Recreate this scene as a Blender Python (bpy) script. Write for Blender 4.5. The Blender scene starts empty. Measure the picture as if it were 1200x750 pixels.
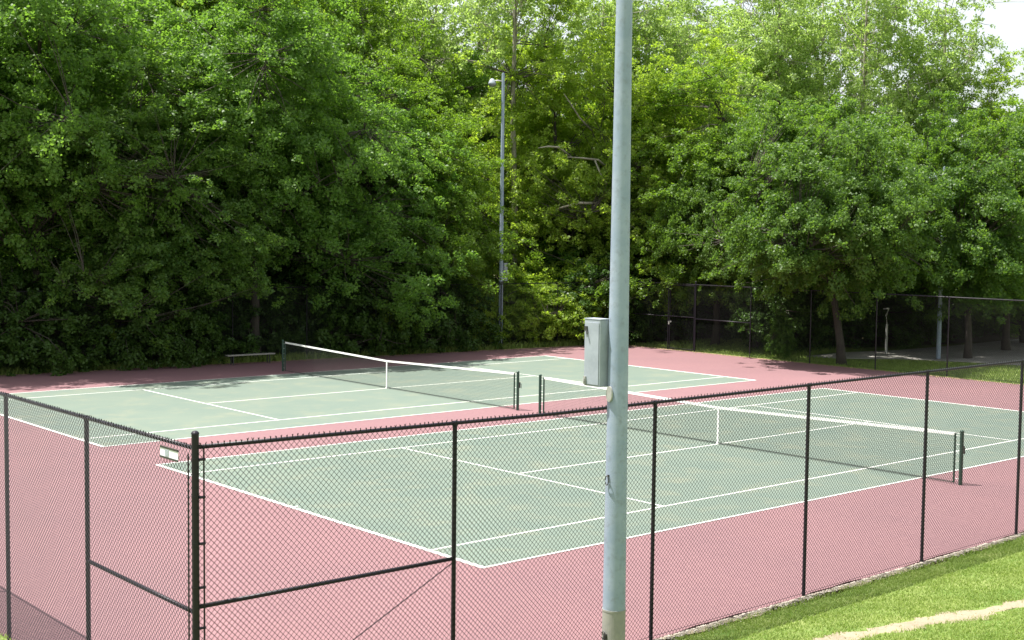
import bpy, math, random
import numpy as np

rng = np.random.default_rng(11)
random.seed(11)
C = bpy.context.scene.collection
R = math.radians

# ------------------------------------------------------------------ helpers
class MB:
    """collects boxes, tubes, quads and links them as ONE mesh"""
    def __init__(s):
        s.v = []; s.f4 = []; s.f3 = []; s.n = 0; s.poly = []
    def add(s, v, quads=None, tris=None, poly=None):
        v = np.asarray(v, float).reshape(-1, 3)
        if quads is not None and len(quads): s.f4.append(np.asarray(quads, int).reshape(-1, 4) + s.n)
        if tris is not None and len(tris): s.f3.append(np.asarray(tris, int).reshape(-1, 3) + s.n)
        if poly is not None:
            for p in poly: s.poly.append([i + s.n for i in p])
        s.v.append(v); s.n += len(v)
    def box(s, c, d, rz=0.0):
        x, y, z = [k / 2 for k in d]
        v = np.array([[-x,-y,-z],[x,-y,-z],[x,y,-z],[-x,y,-z],[-x,-y,z],[x,-y,z],[x,y,z],[-x,y,z]])
        if rz:
            a = np.array([[math.cos(rz), -math.sin(rz), 0],[math.sin(rz), math.cos(rz), 0],[0,0,1]])
            v = v @ a.T
        s.add(v + np.array(c), [[0,3,2,1],[4,5,6,7],[0,1,5,4],[1,2,6,5],[2,3,7,6],[3,0,4,7]])
    def tube(s, pts, rad, n=8, cap=True):
        pts = np.asarray(pts, float)
        if np.isscalar(rad): rad = [rad] * len(pts)
        t = np.gradient(pts, axis=0); t /= np.linalg.norm(t, axis=1)[:, None] + 1e-9
        ref = np.array([0, 0, 1.0]) if abs(t[0][2]) < .9 else np.array([1.0, 0, 0])
        V = []
        for p, d, r in zip(pts, t, rad):
            u = np.cross(ref, d); 
            if np.linalg.norm(u) < 1e-4: u = np.cross(np.array([0.3, 1, 0.2]), d)
            u /= np.linalg.norm(u); w = np.cross(d, u)
            a = np.arange(n) * 2 * math.pi / n
            V.append(p + r * (np.cos(a)[:, None] * u + np.sin(a)[:, None] * w))
        V = np.concatenate(V); q = []
        for k in range(len(pts) - 1):
            for i in range(n):
                j = (i + 1) % n
                q.append([k*n+i, k*n+j, (k+1)*n+j, (k+1)*n+i])
        caps = [list(range(n))[::-1], [(len(pts)-1)*n + i for i in range(n)]] if cap else None
        s.add(V, q, poly=caps)
    def dome(s, c, r, n=12, h=None):
        h = h or r
        prof = [(math.cos(a), math.sin(a)) for a in np.linspace(0, math.pi/2, 5)]
        s.tube([(c[0], c[1], c[2] + h * q[1]) for q in prof], [max(r * q[0], .0008) for q in prof], n)
    def build(s, name, m, parent=None, smooth=False, bevel=0):
        me = bpy.data.meshes.new(name)
        V = np.concatenate(s.v)
        F4 = np.concatenate(s.f4) if s.f4 else np.zeros((0, 4), int)
        F3 = np.concatenate(s.f3) if s.f3 else np.zeros((0, 3), int)
        if s.poly:
            faces = F4.tolist() + F3.tolist() + s.poly
            me.from_pydata(V.tolist(), [], faces)
        else:
            me.vertices.add(len(V)); me.vertices.foreach_set('co', V.ravel())
            nl = F4.size + F3.size; npg = len(F4) + len(F3)
            me.loops.add(nl); me.loops.foreach_set('vertex_index', np.concatenate([F4.ravel(), F3.ravel()]))
            me.polygons.add(npg)
            st = np.concatenate([np.arange(len(F4)) * 4, F4.size + np.arange(len(F3)) * 3])
            me.polygons.foreach_set('loop_start', st)
        me.update(calc_edges=True); me.validate()
        me.polygons.foreach_set('use_smooth', [bool(smooth)] * len(me.polygons))
        me.materials.append(m)
        o = bpy.data.objects.new(name, me); C.objects.link(o)
        if parent: o.parent = parent
        if bevel:
            b = o.modifiers.new('bevel', 'BEVEL'); b.width = bevel; b.segments = 2; b.limit_method = 'ANGLE'
        return o

def empty(name, loc, label, cat, group=None, rz=0):
    o = bpy.data.objects.new(name, None); C.objects.link(o)
    o.empty_display_size = .3
    o.location = loc; o.rotation_euler = (0, 0, rz)
    return tag(o, label, cat, group)
def tag(o, label, cat, group=None, kind=None):
    if label: o['label'] = label
    if cat: o['category'] = cat
    if group: o['group'] = group
    if kind: o['kind'] = kind
    return o
def struct(o, kind='structure'):
    o['kind'] = kind; return o

# ------------------------------------------------------------------ materials
def mat(name, col, rough=.6, metal=0, spec=.4, noise=None, bump=None, noise2=None):
    """noise=(scale, other colour, low, high)  bump=(scale, strength, distance)"""
    m = bpy.data.materials.new(name); m.use_nodes = True
    nt = m.node_tree; b = nt.nodes['Principled BSDF']
    b.inputs['Roughness'].default_value = rough; b.inputs['Metallic'].default_value = metal
    b.inputs['Specular IOR Level'].default_value = spec
    b.inputs['Base Color'].default_value = (*col, 1)
    tc = nt.nodes.new('ShaderNodeTexCoord'); prev = None
    for nz in [noise, noise2]:
        if not nz: continue
        n = nt.nodes.new('ShaderNodeTexNoise'); n.inputs['Scale'].default_value = nz[0]
        n.inputs['Detail'].default_value = 6; n.inputs['Roughness'].default_value = .65
        nt.links.new(tc.outputs['Object'], n.inputs['Vector'])
        mr = nt.nodes.new('ShaderNodeMapRange'); mr.inputs['From Min'].default_value = nz[2]; mr.inputs['From Max'].default_value = nz[3]
        nt.links.new(n.outputs['Fac'], mr.inputs['Value'])
        mx = nt.nodes.new('ShaderNodeMix'); mx.data_type = 'RGBA'
        nt.links.new(mr.outputs['Result'], mx.inputs['Factor'])
        if prev: nt.links.new(prev, mx.inputs['A'])
        else: mx.inputs['A'].default_value = (*col, 1)
        mx.inputs['B'].default_value = (*nz[1], 1)
        prev = mx.outputs['Result']
    if prev: nt.links.new(prev, b.inputs['Base Color'])
    if bump:
        n = nt.nodes.new('ShaderNodeTexNoise'); n.inputs['Scale'].default_value = bump[0]; n.inputs['Detail'].default_value = 5
        nt.links.new(tc.outputs['Object'], n.inputs['Vector'])
        bp = nt.nodes.new('ShaderNodeBump'); bp.inputs['Strength'].default_value = bump[1]; bp.inputs['Distance'].default_value = bump[2]
        nt.links.new(n.outputs['Fac'], bp.inputs['Height']); nt.links.new(bp.outputs['Normal'], b.inputs['Normal'])
    return m

def leafmat(name, c1, c2, trans, tf=.4, rough=.45, scale=.5):
    """sun passes partly through thin leaves; natural variation between boughs and leaves"""
    m = bpy.data.materials.new(name); m.use_nodes = True
    nt = m.node_tree; b = nt.nodes['Principled BSDF']; out = nt.nodes['Material Output']
    tc = nt.nodes.new('ShaderNodeTexCoord'); oi = nt.nodes.new('ShaderNodeObjectInfo')
    n = nt.nodes.new('ShaderNodeTexNoise'); n.inputs['Scale'].default_value = scale; n.inputs['Detail'].default_value = 3
    nt.links.new(tc.outputs['Object'], n.inputs['Vector'])
    geo = nt.nodes.new('ShaderNodeNewGeometry')
    a = nt.nodes.new('ShaderNodeMath'); a.operation = 'MULTIPLY_ADD'
    nt.links.new(geo.outputs['Random Per Island'], a.inputs[0]); a.inputs[1].default_value = .45
    nt.links.new(n.outputs['Fac'], a.inputs[2])
    a2 = nt.nodes.new('ShaderNodeMath'); a2.operation = 'MULTIPLY_ADD'
    nt.links.new(oi.outputs['Random'], a2.inputs[0]); a2.inputs[1].default_value = .3; nt.links.new(a.outputs[0], a2.inputs[2])
    mr = nt.nodes.new('ShaderNodeMapRange'); mr.inputs['From Min'].default_value = .4; mr.inputs['From Max'].default_value = 1.2
    nt.links.new(a2.outputs[0], mr.inputs['Value'])
    mx = nt.nodes.new('ShaderNodeMix'); mx.data_type = 'RGBA'
    mx.inputs['A'].default_value = (*c1, 1); mx.inputs['B'].default_value = (*c2, 1)
    nt.links.new(mr.outputs['Result'], mx.inputs['Factor']); nt.links.new(mx.outputs['Result'], b.inputs['Base Color'])
    b.inputs['Roughness'].default_value = rough; b.inputs['Specular IOR Level'].default_value = .25
    t = nt.nodes.new('ShaderNodeBsdfTranslucent'); t.inputs['Color'].default_value = (*trans, 1)
    ms = nt.nodes.new('ShaderNodeMixShader'); ms.inputs[0].default_value = tf
    nt.links.new(b.outputs[0], ms.inputs[1]); nt.links.new(t.outputs[0], ms.inputs[2]); nt.links.new(ms.outputs[0], out.inputs['Surface'])
    return m

M = {}
M['red'] = mat('red_acrylic', (.200,.108,.116), .75, spec=.25, noise=(.35,(.172,.096,.106),.3,.75), noise2=(9,(.25,.145,.145),.5,.95), bump=(140,.25,.004))
M['green'] = mat('green_acrylic', (.130,.162,.132), .75, spec=.25, noise=(.45,(.110,.146,.124),.35,.7), noise2=(1.1,(.180,.190,.140),.50,.85), bump=(140,.25,.004))
M['line'] = mat('white_line', (.70,.70,.66), .7, noise=(5,(.52,.54,.49),.45,.9))
M['black'] = mat('black_vinyl', (.012,.009,.015), .42, spec=.3)
M['wire'] = mat('black_wire', (.014,.012,.018), .5, spec=.3)
M['dullblack'] = mat('dull_black_vinyl', (.015,.015,.015), .8, spec=.15)
M['netpost'] = mat('dark_green_paint', (.02,.05,.035), .4)
M['farwire'] = mat('weathered_black_wire', (.02,.02,.02), .8, spec=.15)
M['net'] = mat('net_twine', (.03,.035,.03), .8)
M['band'] = mat('white_canvas', (.78,.78,.75), .8, noise=(8,(.66,.66,.62),.4,.8))
M['pole'] = mat('grey_pole_paint', (.285,.335,.405), .5, spec=.3, noise=(2.2,(.215,.27,.345),.35,.62), noise2=(13,(.18,.205,.235),.52,.8), bump=(60,.15,.003))
M['polebase'] = mat('bare_beige_sleeve', (.27,.265,.235), .8, noise=(5,(.19,.19,.18),.4,.75))
M['boxgrey'] = mat('box_grey_steel', (.30,.335,.375), .5, spec=.3, noise=(6,(.23,.26,.295),.4,.75), bump=(30,.1,.002))
M['darkmetal'] = mat('dark_metal', (.06,.06,.06), .5, metal=.5)
M['palemetal'] = mat('pale_metal', (.40,.40,.38), .5, metal=.3, noise=(5,(.28,.27,.24),.4,.8))
M['glass'] = mat('lamp_glass', (.16,.17,.17), .2, spec=.5)
M['signwhite'] = mat('sign_white', (.66,.67,.70), .9, spec=.1)
M['wood'] = mat('weathered_board', (.30,.285,.25), .8, noise=(5,(.22,.20,.17),.4,.8))
M['bark'] = mat('brown_bark', (.065,.053,.042), .9, noise=(3,(.035,.03,.025),.35,.7), bump=(14,.8,.03))
M['palebark'] = mat('pale_mottled_bark', (.30,.275,.225), .85, noise=(2.2,(.20,.19,.14),.42,.62), bump=(10,.4,.02))
M['asphalt'] = mat('asphalt', (.33,.31,.28), .9, noise=(.8,(.24,.23,.21),.35,.7), bump=(60,.4,.01))
M['dirt'] = mat('dry_dirt', (.27,.225,.155), .95, noise=(4,(.19,.155,.105),.35,.75), noise2=(30,(.33,.29,.22),.5,.85), bump=(40,.7,.02))
M['stone'] = mat('pebble', (.36,.32,.27), .9, noise=(9,(.10,.085,.07),.42,.6))
M['leafdark'] = leafmat('maple_leaves', (.034,.092,.018), (.110,.192,.034), (.23,.43,.04), .46)
M['leafmaple'] = leafmat('garden_maple_leaves', (.030,.080,.015), (.105,.172,.034), (.20,.36,.03), .43, scale=.9)
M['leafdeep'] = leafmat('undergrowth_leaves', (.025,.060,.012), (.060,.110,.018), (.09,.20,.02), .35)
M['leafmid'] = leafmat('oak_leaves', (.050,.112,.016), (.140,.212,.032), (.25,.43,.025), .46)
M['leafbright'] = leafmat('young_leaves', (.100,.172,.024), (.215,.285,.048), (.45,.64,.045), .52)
M['leafpale'] = leafmat('sycamore_leaves', (.110,.180,.050), (.235,.315,.100), (.45,.63,.13), .52)
M['grassblade'] = leafmat('grass_blades', (.110,.185,.030), (.265,.325,.090), (.28,.41,.06), .38, .6, 1.6)
M['litter'] = mat('dry_leaf', (.30,.22,.12), .9)

# ground: lawn near the courts and towards the lot, leaf litter in the wood
def ground_mat():
    m = mat('lawn_and_litter', (.12,.19,.045), .95, spec=.1)
    nt = m.node_tree; b = nt.nodes['Principled BSDF']
    tc = nt.nodes.new('ShaderNodeTexCoord')
    def nz(s, d=6):
        n = nt.nodes.new('ShaderNodeTexNoise'); n.inputs['Scale'].default_value = s; n.inputs['Detail'].default_value = d
        nt.links.new(tc.outputs['Object'], n.inputs['Vector']); return n
    def mix(fac, a, c):
        x = nt.nodes.new('ShaderNodeMix'); x.data_type = 'RGBA'; nt.links.new(fac, x.inputs['Factor'])
        for k, q in (('A', a), ('B', c)):
            if isinstance(q, tuple): x.inputs[k].default_value = (*q, 1)
            else: nt.links.new(q, x.inputs[k])
        return x.outputs['Result']
    def rng_(v, a, c):
        r = nt.nodes.new('ShaderNodeMapRange'); r.inputs['From Min'].default_value = a; r.inputs['From Max'].default_value = c
        nt.links.new(v, r.inputs['Value']); return r.outputs['Result']
    g = mix(rng_(nz(1.1).outputs['Fac'], .35, .7), (.10,.17,.035), (.20,.24,.075))
    g = mix(rng_(nz(22).outputs['Fac'], .5, .8), g, (.27,.26,.12))
    lit = mix(rng_(nz(2.5).outputs['Fac'], .35, .7), (.085,.065,.04), (.06,.075,.03))
    sep = nt.nodes.new('ShaderNodeSeparateXYZ'); nt.links.new(tc.outputs['Object'], sep.inputs[0])
    # the wood starts behind the far fence: y + .25 x > 36
    a = nt.nodes.new('ShaderNodeMath'); a.operation = 'MULTIPLY_ADD'; nt.links.new(sep.outputs['X'], a.inputs[0]); a.inputs[1].default_value = .25; nt.links.new(sep.outputs['Y'], a.inputs[2])
    w = nt.nodes.new('ShaderNodeMath'); w.operation = 'MULTIPLY_ADD'; nt.links.new(nz(.4).outputs['Fac'], w.inputs[0]); w.inputs[1].default_value = 3; nt.links.new(a.outputs[0], w.inputs[2])
    fin = mix(rng_(w.outputs[0], 30.5, 31.8), g, lit)
    nt.links.new(fin, b.inputs['Base Color'])
    bp = nt.nodes.new('ShaderNodeBump'); bp.inputs['Strength'].default_value = .8; bp.inputs['Distance'].default_value = .04
    nt.links.new(nz(35).outputs['Fac'], bp.inputs['Height']); nt.links.new(bp.outputs['Normal'], b.inputs['Normal'])
    return m
M['ground'] = ground_mat()

# ------------------------------------------------------------------ layout numbers
L, W, SG, NX, SV = 23.774, 10.973, 1.372, 11.887, 6.401
BX, BY = .0575, 13.809                       # second court's corner
fy = lambda x: -3.965 + .008 * x        # front fence line
by = lambda x: 29.95 - .093 * (x - 3.3)      # pavement's far edge
XL, XR = -6.74, 30.45
HF = 2.97

def smooth(a, b, x):
    t = np.clip((x - a) / (b - a), 0, 1); return t * t * (3 - 2 * t)
def ground_z(x, y):
    x = np.asarray(x, float); y = np.asarray(y, float)
    n = fy(np.clip(x, XL, XR)) - y                 # metres outside the front fence
    z = np.full(np.broadcast(x, y).shape, -.03)
    z = z + np.where(n > 0, .02 + .075 * np.minimum(n, 3) + .01 * np.sin(x * 1.3) * smooth(.4, 1.2, n), 0)
    z = z + 3.16 * smooth(2.6, 11.2, n)
    # the lawn left of the left fence stands a bit higher
    o = XL - .12 - x
    z = z + np.where((o > 0) & (n < 0), .27 * smooth(-.06, .06, o) * smooth(-1.6, .4, y) , 0)
    z = z + .9 * smooth(34, 60, y + .1 * x)        # gentle rise under the wood
    z = z + 22 * smooth(160, 900, np.hypot(x - 10, y - 10))
    return z

# ------------------------------------------------------------------ ground sheet
def grid(xs, ys, zf):
    X, Y = np.meshgrid(xs, ys); Z = zf(X, Y)
    v = np.stack([X.ravel(), Y.ravel(), Z.ravel()], 1); nx = len(xs)
    i = np.arange(len(ys) - 1)[:, None] * nx + np.arange(nx - 1)[None, :]
    i = i.ravel(); q = np.stack([i, i + 1, i + nx + 1, i + nx], 1)
    return v, q
def axis(lo, hi, a, b, step):
    mid = np.arange(a, b + 1e-6, step)
    l = a - np.geomspace(step, a - lo, 28)[::-1]; h = b + np.geomspace(step, hi - b, 28)
    return np.concatenate([l, mid, h])
v, q = grid(np.sort(np.concatenate([axis(-1500, 1500, -20, 44, .4), [XL-.02, XL-.06, XL-.12, XL-.2, XL-.3]])), axis(-1500, 1500, -18, 36, .3), ground_z)
# no ground poking through the court slab: push it down below the slab
ins = (v[:,0] > XL + .05) & (v[:,0] < XR - .1) & (v[:,1] > fy(v[:,0]) + .0) & (v[:,1] < by(v[:,0]) - .15)
v[ins, 2] = -.12
mb = MB(); mb.add(v, q); g = struct(mb.build('ground', M['ground'], smooth=True))

# red court pavement, a slab with real thickness
def slab(name, pts, z, th, m):
    n = len(pts); mb = MB()
    V = [(x, y, z) for x, y in pts] + [(x, y, z - th) for x, y in pts]
    mb.add(V, [[i, (i+1) % n, n + (i+1) % n, n + i][::-1] for i in range(n)], poly=[list(range(n))])
    return struct(mb.build(name, m))
xs = np.linspace(XL - .02, XR, 90)
pts = [(x, fy(x) + .04 + .025 * math.sin(x * 2.3) + .02 * math.sin(x * 7.1)) for x in xs] + [(x, by(x) + .06 * math.sin(x * 1.7)) for x in xs[::-1]]
slab('court_pavement', pts, 0, .12, M['red'])
def green(x0, y0, name):
    mb = MB(); mb.add([(x0,y0,.004),(x0+L,y0,.004),(x0+L,y0+W,.004),(x0,y0+W,.004)], [[0,1,2,3]])
    return struct(mb.build(name, M['green']))
green(0, 0, 'playing_surface'); green(BX, BY, 'playing_surface')
def lines(x0, y0):
    mb = MB(); z = .008
    def rect(xa, ya, xb, yb): mb.add([(x0+xa,y0+ya,z),(x0+xb,y0+ya,z),(x0+xb,y0+yb,z),(x0+xa,y0+yb,z)], [[0,1,2,3]])
    w = .05; b = .09
    rect(0, 0, b, W); rect(L-b, 0, L, W)
    rect(b, 0, L-b, w); rect(b, W-w, L-b, W)
    rect(b, SG-w/2, L-b, SG+w/2); rect(b, W-SG-w/2, L-b, W-SG+w/2)
    ya, yb = SG + w/2, W - SG - w/2
    for x in (NX - SV, NX + SV): rect(x - w/2, ya, x + w/2, yb)
    rect(NX - SV + w/2, W/2 - w/2, NX + SV - w/2, W/2 + w/2)
    rect(b, W/2 - w/2, b + .1, W/2 + w/2); rect(L - b - .1, W/2 - w/2, L - b, W/2 + w/2)
    return struct(mb.build('court_lines', M['line']))
lines(0, 0); lines(BX, BY)

# dirt margin between pavement and lawn, with small stones
xs = np.linspace(-12, XR, 260); mb = MB()
inn = np.array([fy(max(x, XL)) + .02 for x in xs]); out = inn - .11 - .045 * np.sin(xs * 1.9) - .04 * np.sin(xs * 5.3 + 1) - .05 * rng.random(len(xs))
k = xs > XL - .1; xs, inn, out = xs[k], inn[k], out[k]
V = []; n = len(xs)
for yy, dz in ((inn, .012), ((inn + out) / 2, .016), (out, .0)): V += [(x, y, float(ground_z(x, y)) + dz) for x, y in zip(xs, yy)]
q = [[r*n+i, (r+1)*n+i, (r+1)*n+i+1, r*n+i+1] for r in range(2) for i in range(n-1)]
mb.add(V, q); struct(mb.build('dirt_margin', M['dirt'], smooth=True))
def pebbles(name, m, X, Y, size, flat=.6, dz=.0, zf=None):
    ico = np.array([(0,0,1),(.9,0,.2),(.25,.85,.3),(-.75,.5,.1),(-.7,-.55,.25),(.3,-.85,.15),(0,0,-1)])
    tri = [[0,1,2],[0,2,3],[0,3,4],[0,4,5],[0,5,1],[6,2,1],[6,3,2],[6,4,3],[6,5,4],[6,1,5]]
    N = len(X); s = size * rng.uniform(.5, 1.5, (N,1,1)); a = rng.uniform(0, 6.28, N)
    P = ico[None] * s * rng.uniform(.7, 1.2, (N,7,3)); P[:,:,2] *= flat
    ca, sa = np.cos(a)[:,None], np.sin(a)[:,None]
    P = np.stack([P[:,:,0]*ca - P[:,:,1]*sa, P[:,:,0]*sa + P[:,:,1]*ca, P[:,:,2]], 2)
    Z = (zf(X, Y) if zf else ground_z(X, Y)) + dz
    P += np.stack([X, Y, Z], 1)[:,None]
    mb = MB(); mb.add(P.reshape(-1,3), tris=(np.array(tri)[None] + (np.arange(N)*7)[:,None,None]).reshape(-1,3))
    return mb.build(name, m)
X = rng.uniform(XL, 14, 6500); Y = fy(X) - np.abs(rng.normal(0, .09, len(X))) + .02
o = pebbles('gravel', M['stone'], X, Y, .015, dz=.012); o['kind'] = 'stuff'
tag(o, 'small loose stones and dry crumbs along the foot of the front fence', 'gravel')
X = rng.uniform(XL, XR, 2600); Y = by(X) - np.abs(rng.normal(0, .22, len(X)))
X2 = XR - np.abs(rng.normal(0, .14, 1800)); Y2 = rng.uniform(-3, 27.2, 1800)
o = pebbles('leaf_litter', M['litter'], np.concatenate([X, X2]), np.concatenate([Y, Y2]), .03, .3, zf=lambda x, y: 0*x + .006)
tag(o, 'dry leaf crumbs along the far edges of the red pavement', 'leaf litter', kind='stuff')

# worn dirt path on the lawn outside the front fence
PC = lambda x: -5.79 - .200 * (x - 1.5) + .05 * np.sin(x * 1.1)
px = np.linspace(-3, 13, 180)
pc = PC(px)
hw = .21 + .05 * np.sin(px * 2.7) + .05 * np.sin(px * 6.1 + 2) + .05 * np.sin(px * 13.3) * np.sin(px * 3.1) + .05 * rng.random(len(px))
rows = [-1.0, -.5, 0, .5, 1.0]; V = []
for r in rows:
    yy = pc + r * hw * (1 + .22 * rng.normal(size=len(px)) * (abs(r) == 1)) + (.05 * np.sin(px * 4.3 + 2 * r) if abs(r) == 1 else 0)
    V += [(x, y, float(ground_z(x, y)) + (.010 if abs(r) < 1 else -.004)) for x, y in zip(px, yy)]
n = len(px); mb = MB(); mb.add(V, [[r*n+i, r*n+i+1, (r+1)*n+i+1, (r+1)*n+i] for r in range(4) for i in range(n-1)])
struct(mb.build('path', M['dirt'], smooth=True))

# lot beyond the right fence
slab('parking_lot', [(33.3,17.3),(35.5,15.6),(36.6,13.4),(37.3,11.0),(38.5,7),(42,0),(50,-12),(95,-12),(95,19.5),(60,18.6),(44,17.9),(39,18.0),(36,18.7),(33,18.6)], -.012, .2, M['asphalt'])

# ------------------------------------------------------------------ grass blades
def grass(name, X, Y, h, w, m, lean=.5, zf=ground_z):
    N = len(X); a = rng.uniform(0, 2*math.pi, N); hh = h * rng.uniform(.5, 1.3, N); ww = w * rng.uniform(.7, 1.3, N)
    la = rng.uniform(0, 2*math.pi, N); lm = lean * rng.uniform(.2, 1, N) * hh
    B = np.stack([X, Y, zf(X, Y) - .005], 1)
    side = np.stack([np.cos(a), np.sin(a), 0*a], 1) * ww[:,None] / 2
    ln = np.stack([np.cos(la), np.sin(la), 0*a], 1)
    mid = B + ln * (lm * .35)[:,None] + np.stack([0*a, 0*a, hh*.6], 1)
    tip = B + ln * lm[:,None] + np.stack([0*a, 0*a, hh], 1)
    P = np.stack([B - side, B + side, mid + side*.7, mid - side*.7, tip], 1)
    k = np.arange(N)[:,None] * 5
    mb = MB(); mb.add(P.reshape(-1,3), quads=k + np.array([[0,1,2,3]]), tris=k + np.array([[3,2,4]]))
    return mb.build(name, m)
N = 260000
X = rng.uniform(-4, 13, N); Y = rng.uniform(-8.6, -3.9, N)
d = fy(X) - Y
pcx = PC(X)
patch = np.sin(X*2.1 + Y*3.3) + np.sin(X*4.7 - Y*2.2 + 1) + .7*np.sin(X*9 + Y*7)
keep = (d > .06 + .18 * rng.random(N)) & ((np.abs(Y - pcx) > .12 + .12 * rng.random(N) + .05 * np.sin(X * 7 + Y * 5) * rng.random(N)) | (rng.random(N) < .05)) & (rng.random(N) < .75 + .12 * patch)
X, Y = X[keep], Y[keep]
X2 = rng.uniform(-10.5, XL - .12, 14000); Y2 = rng.uniform(-3.5, 5, 14000)
o = grass('grass', np.concatenate([X, X2]), np.concatenate([Y, Y2]), .040, .011, M['grassblade'], 1.3)
tag(o, 'short lawn grass outside the near fences', 'grass', kind='stuff')
N = 26000
X = rng.uniform(30.75, 38, N); Y = rng.uniform(6, 27, N)
keep = ((X < 36.5 - .45*(np.maximum(Y, 11) - 11)) & (Y < 15.5)) | ((Y >= 15.5) & (X < 33)) | (Y > 19)
o = grass('grass', X[keep], Y[keep], .10, .03, M['grassblade'], .8)
tag(o, 'lawn grass between the right hand fence and the lot', 'grass', kind='stuff')
# tufts along the far fence foot
X = rng.uniform(XL, XR, 9000); Y = by(X) + .05 + np.abs(rng.normal(0, .35, len(X)))
o = grass('grass', X, Y, .28, .035, M['grassblade'], .9)
tag(o, 'rough uncut grass along the foot of the far fence', 'grass', kind='stuff')

# ------------------------------------------------------------------ chain link
def weave(P, U, L_, z0, z1, rad, s=.061, off=(0, 0)):
    """diagonal wires of a chain link panel from point P along unit U, length L_, as thin prisms cut into short pieces"""
    P = np.array([P[0], P[1]]); U = np.array(U[:2]); H = z1 - z0
    segs = []
    k = np.arange(-math.ceil(H / s), math.ceil(L_ / s) + 1) * s
    for sg in (1, -1):
        for c in k:
            # u = c + (z) for sg=1 ; u = c + H - z for sg=-1
            za, zb = (max(0, -c), min(H, L_ - c)) 
            if zb <= za: continue
            if sg == 1: a, b = (c + za, z0 + za), (c + zb, z0 + zb)
            else: a, b = (c + za, z1 - za), (c + zb, z1 - zb)
            nn = max(1, int(math.ceil((zb - za) / .38)))
            for i in range(nn):
                t0, t1 = i / nn, (i + 1) / nn
                segs.append((a[0] + (b[0]-a[0])*t0, a[1] + (b[1]-a[1])*t0, a[0] + (b[0]-a[0])*t1, a[1] + (b[1]-a[1])*t1, sg))
    S = np.array(segs); Nn = np.array([-U[1], U[0]])
    d = np.stack([S[:,2]-S[:,0], S[:,3]-S[:,1]], 1); d /= np.linalg.norm(d, axis=1)[:,None]
    per = np.stack([-d[:,1], d[:,0]], 1) * rad
    V = []
    for u, z in ((S[:,0], S[:,1]), (S[:,2], S[:,3])):
        base = P[None] + u[:,None] * U[None] + Nn[None] * (S[:,4] * rad * .8)[:,None]
        for (pa, nb) in ((1, -.6), (-1, -.6), (0, 1.1)):
            xy = base + (per[:,0] * pa)[:,None] * U[None] + Nn[None] * (nb * rad)
            V.append(np.stack([xy[:,0], xy[:,1], z + per[:,1] * pa], 1))
    V = np.stack(V, 1)  # n,6,3
    k = np.arange(len(S))[:,None,None] * 6
    q = (k + np.array([[[0,1,4,3],[1,2,5,4],[2,0,3,5]]])).reshape(-1,4)
    return V.reshape(-1,3), q
def barbs(P, U, L_, z, m):
    n = int(L_ / .061); mb_v = []; 
    u = (np.arange(n) + .5) * .061 + rng.normal(0, .003, n)
    P = np.array(P[:2]); U = np.array(U[:2]); Nn = np.array([-U[1], U[0]])
    for k, du in ((-.010, .007), (.010, -.007)):
        pass
    V = []; Q = []
    for i, uu in enumerate(u):
        for du in (-.008, .008):
            a = P + U * (uu + du); b = P + U * (uu - du * .9) + Nn * rng.normal(0, .004)
            w = .0045
            for c, zz in ((a, z - .018), (b, z + .023 + rng.normal(0, .003))):
                V += [(*(c - U*w), zz), (*(c + U*w), zz), (*(c + Nn*w), zz)]
    V = np.array(V); n2 = len(V) // 6
    k = np.arange(n2)[:,None,None] * 6
    q = (k + np.array([[[0,1,4,3],[1,2,5,4],[2,0,3,5]]])).reshape(-1,4)
    return V, q

def run(A, B): 
    A = np.array(A, float); B = np.array(B, float); d = B - A; l = np.linalg.norm(d); return d / l, l
def fence(name_label, A, B, posts, h, out, wr, midrail=(), corner_r=None, end_posts=(), z0=.0, barb=True, group=None, gap=None, wm='wire', pm='black'):
    """A,B = (x,y) ends. posts = distances along. out=+1/-1: side on which the mesh hangs"""
    U, Ln = run(A, B); N = np.array([-U[1], U[0]]) * out
    root = empty('chain_link_fence', (A[0], A[1], 0), name_label, 'fence', group)
    def W_(u, n=0, z=0): p = U * u + N * n; return (p[0], p[1], z)
    for i, u in enumerate(posts):
        big = u in end_posts; r = .034 if big else .025
        mb = MB(); top = h + .12 if big else h - .02
        mb.tube([W_(u, 0, -.3), W_(u, 0, top)], r, 12); mb.dome(W_(u, 0, top), r * 1.12, 12, .03)
        if not big: mb.tube([W_(u - .03, 0, h), W_(u + .03, 0, h)], .027, 12)
        mb.build('post', M[pm], root, smooth=False)
    spans = [(0, Ln)] if not gap else [(0, gap[0]), (gap[1], Ln)]
    mb = MB()
    mb.tube([W_(0, 0, h), W_(1.5, 0, h), W_(3, 0, h), W_(4.5, 0, h), W_(9, 0, h), W_(Ln, 0, h)], .020, 10)
    mb.build('top_rail', M[pm], root, smooth=True)
    for (a, b, z) in midrail:
        mb = MB(); mb.tube([W_(a, 0, z), W_(b, 0, z)], .021, 10); mb.build('brace_rail', M['black'], root, smooth=True)
    mb = MB()
    for a, b in spans:
        P = np.array(A) + U * a + N * .034
        v, q = weave(P, U, b - a, z0 + .03, h + .02, wr); 
        v[:, :2] -= np.array(A); mb.add(v, q)
        if barb:
            v, q = barbs(P, U, b - a, h + .02, None); v[:, :2] -= np.array(A); mb.add(v, q)
    # bottom tension wire
    for a, b in spans: mb.tube([W_(a, .034, z0 + .07), W_(b, .034, z0 + .05)], .003, 4)
    mb.build('chain_link_mesh', M[wm], root)
    return root, W_

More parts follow.
